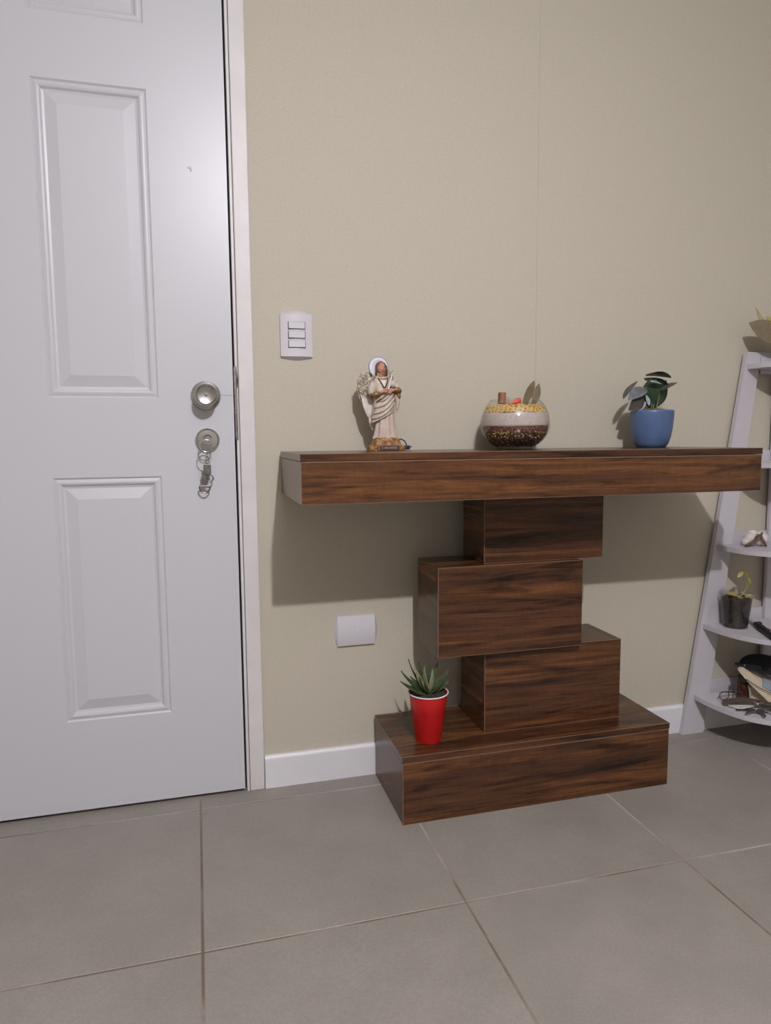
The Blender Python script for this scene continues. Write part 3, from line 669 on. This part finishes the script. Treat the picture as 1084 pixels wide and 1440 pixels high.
# ------------------------------------------------------------------ red cup with succulent
CX, CY, CZ0 = .5282, 1.575, .1667
cup = thing('succulent_cup', (CX, CY, CZ0), 'spiky green succulent planted in a red plastic cup on the console base', 'potted plant')
bm = B(); lathe(bm, [(0, .0008), (.029, .0008), (.0312, 0), (.0322, .002), (.0338, .016), (.0342, .0165), (.0420, .079), (.0424, .0795), (.0475, .1195), (.0466, .1195), (.0415, .079), (.0315, .003), (0, .003)], (CX, CY, CZ0), 48, cap=False); bmesh.ops.remove_doubles(bm, verts=bm.verts[:], dist=1e-5); cb = obj('cup', bm, 'red', cup, 45)
bm = B(); tube(bm, ringpts((CX, CY, CZ0+.1200), .0485, 48, 'z'), .0017, 8, closed=True); obj('rim', bm, 'cupwhite', cup, 2)
bm = B(); lathe(bm, [(0, .09), (.0430, .100), (.0450, .1165), (.015, .119), (0, .120)], (CX, CY, CZ0), 32, cap=False); obj('soil', bm, 'soil', cup, 2)
sc = Vector((CX, CY, CZ0+.117)); rn = random.Random(11)
specs = [((564, 943.5), -.6), ((563, 958), -.9), ((583, 937), .3), ((601, 927), .2), ((615.5, 930), .2), ((632, 938.5), .1), ((630, 945), -.5), ((631, 958), -.3), ((574, 926.5), .8), ((573, 966), -1), ((608, 940), -.8), ((597, 938), -1), ((620, 962), -1), ((589, 952), -1.1), ((624, 951), .8), ((588, 931), 1.0), ((577, 951), .4)]
for k, ((px, py), dd) in enumerate(specs):
    tip = at(px, py, CY+dd*.028); d = tip-sc; b0 = sc+Vector((d.x*.08, dd*.005, 0)); pale = k in (2, 11, 10)
    bm = B(); n = Vector((-d.x*.6, -.35*abs(d.x)-.02-dd*.02, .05)); leaf(bm, b0, tip, .0185 if k != 8 else .006, n, -.07, .0016, .35, 9, .30)
    obj('leaf', bm, 'succ_pale' if pale else 'succ', cup, 60)

# ------------------------------------------------------------------ ladder shelf
SX = 1.715
lad = thing('corner_shelf', (SX, 1.745, 0), 'white ladder shelf with curved boards leaning on the wall at right', 'shelf')
def rail(sg):
    bm = B(); f = lambda x: SX+sg*(SX-x) if sg > 0 else x
    a = [(1.3985, 0), (1.4745, 0), (1.624, 1.150), (1.574, 1.150)]
    prism(bm, [(f(x) if sg < 0 else 2*SX-x, 1.742, z) for x, z in a], (0, .015, 0)); obj('rail', bm, 'shelf', lad)
rail(-1); rail(1)
bm = B(); box(bm, 1.686, 1.744, 1.7445, 1.757, 0, 1.085, .001); obj('post', bm, 'shelf', lad)
def board(z, hw, dep, t=.014):
    """half-moon board: half width hw at the back, straight start then a round front"""
    out = []; n = 28
    for k in range(n+1):
        a = PI*k/n; c, s = math.cos(a), math.sin(a)
        out.append((SX-hw*math.copysign(abs(c)**.62, c), 1.741-dep*abs(s)**.72, z))
    bm = B(); prism(bm, out, (0, 0, t)); o = obj('shelf_board', bm, 'shelf', lad)
    bm = B()
    if z > 1: box(bm, 1.6245, 2*SX-1.6245, 1.7425, 1.757, z-.012, 1.150, .0005)
    else: box(bm, SX-hw+.038, SX+hw-.038, 1.7575, 1.7695, z-.01, z+.047, .001)
    obj('back_slat', bm, 'shelf', lad); return z+t
Z5 = board(.108, .280, .270); Z4 = board(.327, .257, .245); Z3 = board(.567, .222, .205); Z2 = board(.814, .186, .170)
Z1 = board(1.100, .140, .13)
# plant on the top board
tx = 1.690
tp = thing('yellow_plant', (tx, 1.69, Z1), 'yellow-leaved small plant on the top shelf at the right edge', 'potted plant')
bm = B(); lathe(bm, [(0, 0), (.022, 0), (.030, .042), (.033, .050), (.030, .050), (0, .044)], (tx, 1.69, Z1), 28); obj('pot', bm, 'greypot', tp, 40)
for b, wd, mt_, bd in ((at(1053, 454, 1.706), .062, 'bay', .05), (at(1077, 445, 1.70), .036, 'yellowleaf', .08), (at(1063, 433, 1.71), .020, 'drystem', -.16), ((1.735, 1.68, Z1+.11), .04, 'yellowleaf', .1)):
    bm = B(); leaf(bm, (tx, 1.69, Z1+.042), b, wd, (-.1, -1, .1), bd, .001, .15, 10, .62); obj('leaf', bm, mt_, tp, 60)
# white shell with brown twig on the third board
sh = thing('shell_ornament', (1.575, 1.70, Z3), 'white shell ornament bound with a brown twig on the middle shelf', 'ornament')
bm = B(); ball(bm, (1.602, 1.69, Z3+.021), (.024, .022, .021), 3); ball(bm, (1.575, 1.702, Z3+.020), (.017, .018, .0195), 3); ball(bm, (1.556, 1.692, Z3+.013), (.014, .014, .013), 3); ball(bm, (1.590, 1.705, Z3+.034), (.018, .014, .012), 3); obj('shell', bm, 'white_shell', sh, 2)
bm = B(); tube(bm, [(1.535, 1.675, Z3+.004), (1.550, 1.668, Z3+.014), (1.567, 1.668, Z3+.022), (1.580, 1.668, Z3+.030), (1.592, 1.672, Z3+.042)], [.003, .0045, .005, .005, .002], 9)
tube(bm, [(1.562, 1.668, Z3+.026), (1.570, 1.665, Z3+.036), (1.584, 1.666, Z3+.035)], [.002, .004, .002], 9)
tube(bm, [(1.582, 1.666, Z3+.032), (1.585, 1.660, Z3+.018), (1.592, 1.655, Z3+.003)], [.0035, .0045, .003], 9); obj('twig', bm, 'brown_twig', sh, 2)
# clear cup with soil on the fourth board
qx, qy = 1.5290, 1.692
pc = thing('seedling_cup', (qx, qy, Z4), 'clear plastic cup of dark soil with a wilted yellow seedling on the shelf', 'potted plant')
bm = B(); lathe(bm, [(0, .0), (.034, 0), (.0445, .100), (.0460, .101), (.0440, .102), (.0332, .0015), (0, .0015)], (qx, qy, Z4), 40, cap=False); obj('cup', bm, 'pet', pc, 45)
bm = B(); lathe(bm, [(0, .002), (.0325, .002), (.0412, .085), (.03, .092), (0, .094)], (qx, qy, Z4), 36, cap=False); obj('soil', bm, 'soil', pc, 40)
bm = B(); tube(bm, [at(1018, 826, 1.66), at(1011, 831, 1.655), at(1009.5, 840, 1.65), at(1012.5, 850, 1.65)], [.0015, .0028, .0028, .0015], 8); obj('loose_rim', bm, 'pet', pc, 2)
bm = B(); tube(bm, bez((qx+.012, qy, Z4+.09), (qx+.055, qy-.005, Z4+.125), (qx+.020, qy-.005, Z4+.165), 10), [.002]*5+[.0015]*6, 7); obj('stem', bm, 'yellowleaf', pc, 2)
for a, b, wd in (((.020, 0, .165), (-.004, -.005, .148), .012), ((.022, 0, .163), (.040, -.005, .150), .014), ((.034, 0, .150), (.046, -.004, .118), .013), ((0, -.01, .093), (-.042, -.012, .104), .018), ((.003, -.02, .092), (-.022, -.03, .096), .014), ((.01, -.02, .092), (.036, -.03, .098), .012)):
    bm = B(); leaf(bm, (qx+a[0], qy+a[1], Z4+a[2]), (qx+b[0], qy+b[1], Z4+b[2]), wd, (0, -.6, .8), .08, .0008, .15, 7, .5); obj('leaf', bm, 'yellowleaf', pc, 60)
# a black handled tool on the fourth board
tl = thing('utility_knife', (1.64, 1.62, Z4), 'black-handled knife lying on the shelf beside the seedling cup', 'knife')
a = atz(1049, 869, Z4+.006); b = atz(1063, 878, Z4+.009); c = atz(1096, 901, Z4+.011)
bm = B(); d = (b-a).normalized(); s = Vector((-d.y, d.x, 0)); prism(bm, [a-s*.004, b-s*.007, b+s*.007, a+s*.002], (0, 0, .0016)); obj('blade', bm, 'steel', tl)
bm = B(); tube(bm, [b-d*.004, b*.8+c*.2, b*.55+c*.45, b*.3+c*.7, c], [.0075, .0105, .0095, .0105, .0100], 12); ball(bm, b*.88+c*.12+Vector((0, 0, .008)), (.010, .008, .006), 2); obj('handle', bm, 'black', tl, 2)
bm = B(); tube(bm, [b*.52+c*.48+Vector((0, 0, .006)), b*.3+c*.7+Vector((0, 0, .0062))], .0062, 10); obj('grip', bm, 'steel_dark', tl, 2)
# bottom board: sunglasses, key bunch, bottle, cap, paper bag
sg = thing('sunglasses', (1.515, 1.685, Z5), 'brass-framed sunglasses lying on the bottom shelf', 'sunglasses')
bm = B(); tube(bm, ringpts((1.508, 1.665, Z5+.016), .017, 22, 'y', .012), .0015, 7, closed=True); obj('rim', bm, 'strap', sg, 2)
bm = B(); tube(bm, ringpts((1.546, 1.655, Z5+.016), .017, 22, 'y', .012), .0015, 7, closed=True); obj('rim', bm, 'strap', sg, 2)
bm = B(); tube(bm, [(1.492, 1.666, Z5+.024), (1.510, 1.675, Z5+.023), (1.565, 1.69, Z5+.012)], .0022, 7); obj('temple', bm, 'brass', sg, 2)
bm = B(); tube(bm, [(1.525, 1.66, Z5+.018), (1.530, 1.658, Z5+.020)], .0014, 7); obj('bridge', bm, 'brass', sg, 2)
st = thing('watch_strap', (1.55, 1.60, Z5), 'dark brown strap curling across the bottom shelf', 'strap')
bm = B(); pts = bez((1.490, 1.638, Z5+.006), (1.560, 1.625, Z5+.022), (1.600, 1.545, Z5+.006), 12); rings = []
for i, p_ in enumerate(pts):
    hw = .008 if 0 < i < 12 else .005; rings.append([p_+Vector((-.3*hw, -hw, -.0035)), p_+Vector((.3*hw, hw, .0025)), p_+Vector((.3*hw, hw, .0055)), p_+Vector((-.3*hw, -hw, -.0005))])
loft(bm, rings); obj('band', bm, 'strap', st)
bm = B(); box(bm, 1.548, 1.566, 1.590, 1.606, Z5+.010, Z5+.017, .002); obj('buckle', bm, 'steel', st)
kb = thing('key_bunch', (1.53, 1.57, Z5), 'bunch of metal keys near the front of the bottom shelf', 'keys')
rn = random.Random(9)
bm = B(); tube(bm, ringpts((1.530, 1.578, Z5+.0016), .012, 22, 'z'), .0011, 6, closed=True); obj('ring', bm, 'steel', kb, 2)
for k, an in enumerate((2.9, 3.5, 4.3, 5.1, 5.9)):
    d = Vector((math.cos(an), math.sin(an), 0)); s = Vector((-d.y, d.x, 0)); o = Vector((1.530, 1.578, Z5+.003+k*.0016))+d*.010
    bm = B(); prism(bm, [o+d*.016*(1-math.cos(t))*.5+s*.008*math.sin(t) for t in [2*PI*i/14 for i in range(14)]], (0, 0, .0018))
    prism(bm, [o+d*.015-s*.003, o+d*.036-s*.003, o+d*.038, o+d*.036+s*.002, o+d*.030+s*.003, o+d*.027+s*.0015, o+d*.022+s*.003, o+d*.015+s*.003], (0, 0, .0018)); obj('key', bm, 'steel' if k % 2 else 'steel_dark', kb)
wc = thing('white_clip', (1.51, 1.61, Z5), 'small white plastic clip beside the key bunch on the bottom shelf', 'clip')
bm = B(); tube(bm, [(1.478, 1.630, Z5+.004), (1.492, 1.605, Z5+.004), (1.530, 1.605, Z5+.006)], .003, 7); tube(bm, [(1.484, 1.628, Z5+.004), (1.500, 1.611, Z5+.008), (1.530, 1.608, Z5+.006)], .002, 7); obj('clip_arm', bm, 'whitecord', wc, 2)
JX, JY = atz(1045, 981, Z5).xy
bt = thing('brown_jar', (JX, JY, Z5), 'small dark brown glass jar on the bottom shelf', 'jar')
bm = B(); lathe(bm, [(0, 0), (.019, 0), (.021, .003), (.0215, .040), (.020, .047), (.016, .051), (0, .051)], (JX, JY, Z5), 28); obj('jar', bm, 'amber', bt, 40)
bm = B(); lathe(bm, [(0, .0512), (.0175, .0512), (.0175, .066), (.016, .068), (0, .068)], (JX, JY, Z5), 24); obj('lid', bm, 'strap', bt, 40)
pb = thing('paper_bag', (1.69, 1.62, Z5), 'folded beige paper bag leaning on the bottom shelf', 'bag')
def quad(bm, pts, d): prism(bm, pts, d)
bm = B(); quad(bm, [at(1038, 943, 1.650), at(1048, 938, 1.655), at(1098, 962, 1.640), at(1112, 1008, 1.580), at(1088, 994, 1.592), at(1053, 961, 1.638)], (.010, .014, .002)); obj('front_sheet', bm, 'paper', pb)
bm = B(); quad(bm, [at(1053, 966, 1.645), at(1064, 968, 1.650), at(1104, 985, 1.640), atz(1112, 1000, Z5+.001), atz(1080, 996, Z5+.001), atz(1054, 984, Z5+.001)], (.012, .022, .001)); obj('back_sheet', bm, 'paper', pb)
bm = B(); tube(bm, [at(1049, 955, 1.638), at(1066, 966, 1.622), at(1090, 978, 1.600)], .0013, 6); obj('fold', bm, 'leaf_brown', pb, 2)
bm = B(); quad(bm, [at(1073, 952, 1.640), at(1098, 963, 1.631), at(1104, 982, 1.605), at(1072, 966, 1.624)], (0, -.0015, .0012)); obj('printed_label', bm, 'bluegrey', pb)
cc = at(1079, 938, 1.672)
cp_ = thing('black_cap', cc, 'black cloth cap lying on the paper bag on the bottom shelf', 'cap')
bm = B(); n = 26; rings = []
for k in range(9):
    u = k/8; r = math.cos(u*PI/2*.97)
    rings.append([(cc.x+.088*r*math.cos(2*PI*i/n)*(1+.05*math.sin(3*2*PI*i/n)), cc.y+.055*r*math.sin(2*PI*i/n), cc.z-.012+.048*math.sin(u*PI/2)-.25*.088*r*math.cos(2*PI*i/n)) for i in range(n)])
loft(bm, rings); obj('crown', bm, 'cap', cp_, 2)
bm = B(); rings = []
for k in range(13):
    a = math.radians(150+110*k/12); rings.append([(cc.x+r*math.cos(a), cc.y+r*.62*math.sin(a), cc.z-.010-.25*r*math.cos(a)+dz) for r, dz in ((.078, 0), (.104, -.004), (.104, 0), (.078, .006))])
loft(bm, rings); obj('brim', bm, 'cap', cp_, 40)

# the small things spread over the left front of the bottom board
for o_, k_, dx_, dy_ in ((sg, 1.0, -.020, .012), (st, 1.2, -.022, 0), (kb, 1.3, -.010, .004), (wc, 1.15, -.008, 0)):
    o_.scale = (k_, k_, k_); o_.location.x += dx_; o_.location.y += dy_

# ------------------------------------------------------------------ the room's lamp (above the frame)
lm = thing('ceiling_pendant', (LAMP.x, LAMP.y, CZ-.13), 'bare bulb pendant hanging from the ceiling', 'lamp')
bm = B(); lathe(bm, [(0, CZ), (.045, CZ), (.042, CZ-.018), (.012, CZ-.026), (0, CZ-.026)], (LAMP.x, LAMP.y, 0), 28); obj('ceiling_rose', bm, 'plastic', lm, 40)
bm = B(); lathe(bm, [(0, CZ-.024), (.006, CZ-.026), (.006, LAMP.z+.09), (.018, LAMP.z+.088), (.019, LAMP.z+.05), (0, LAMP.z+.05)], (LAMP.x, LAMP.y, 0), 20); obj('socket', bm, 'plastic', lm, 40)
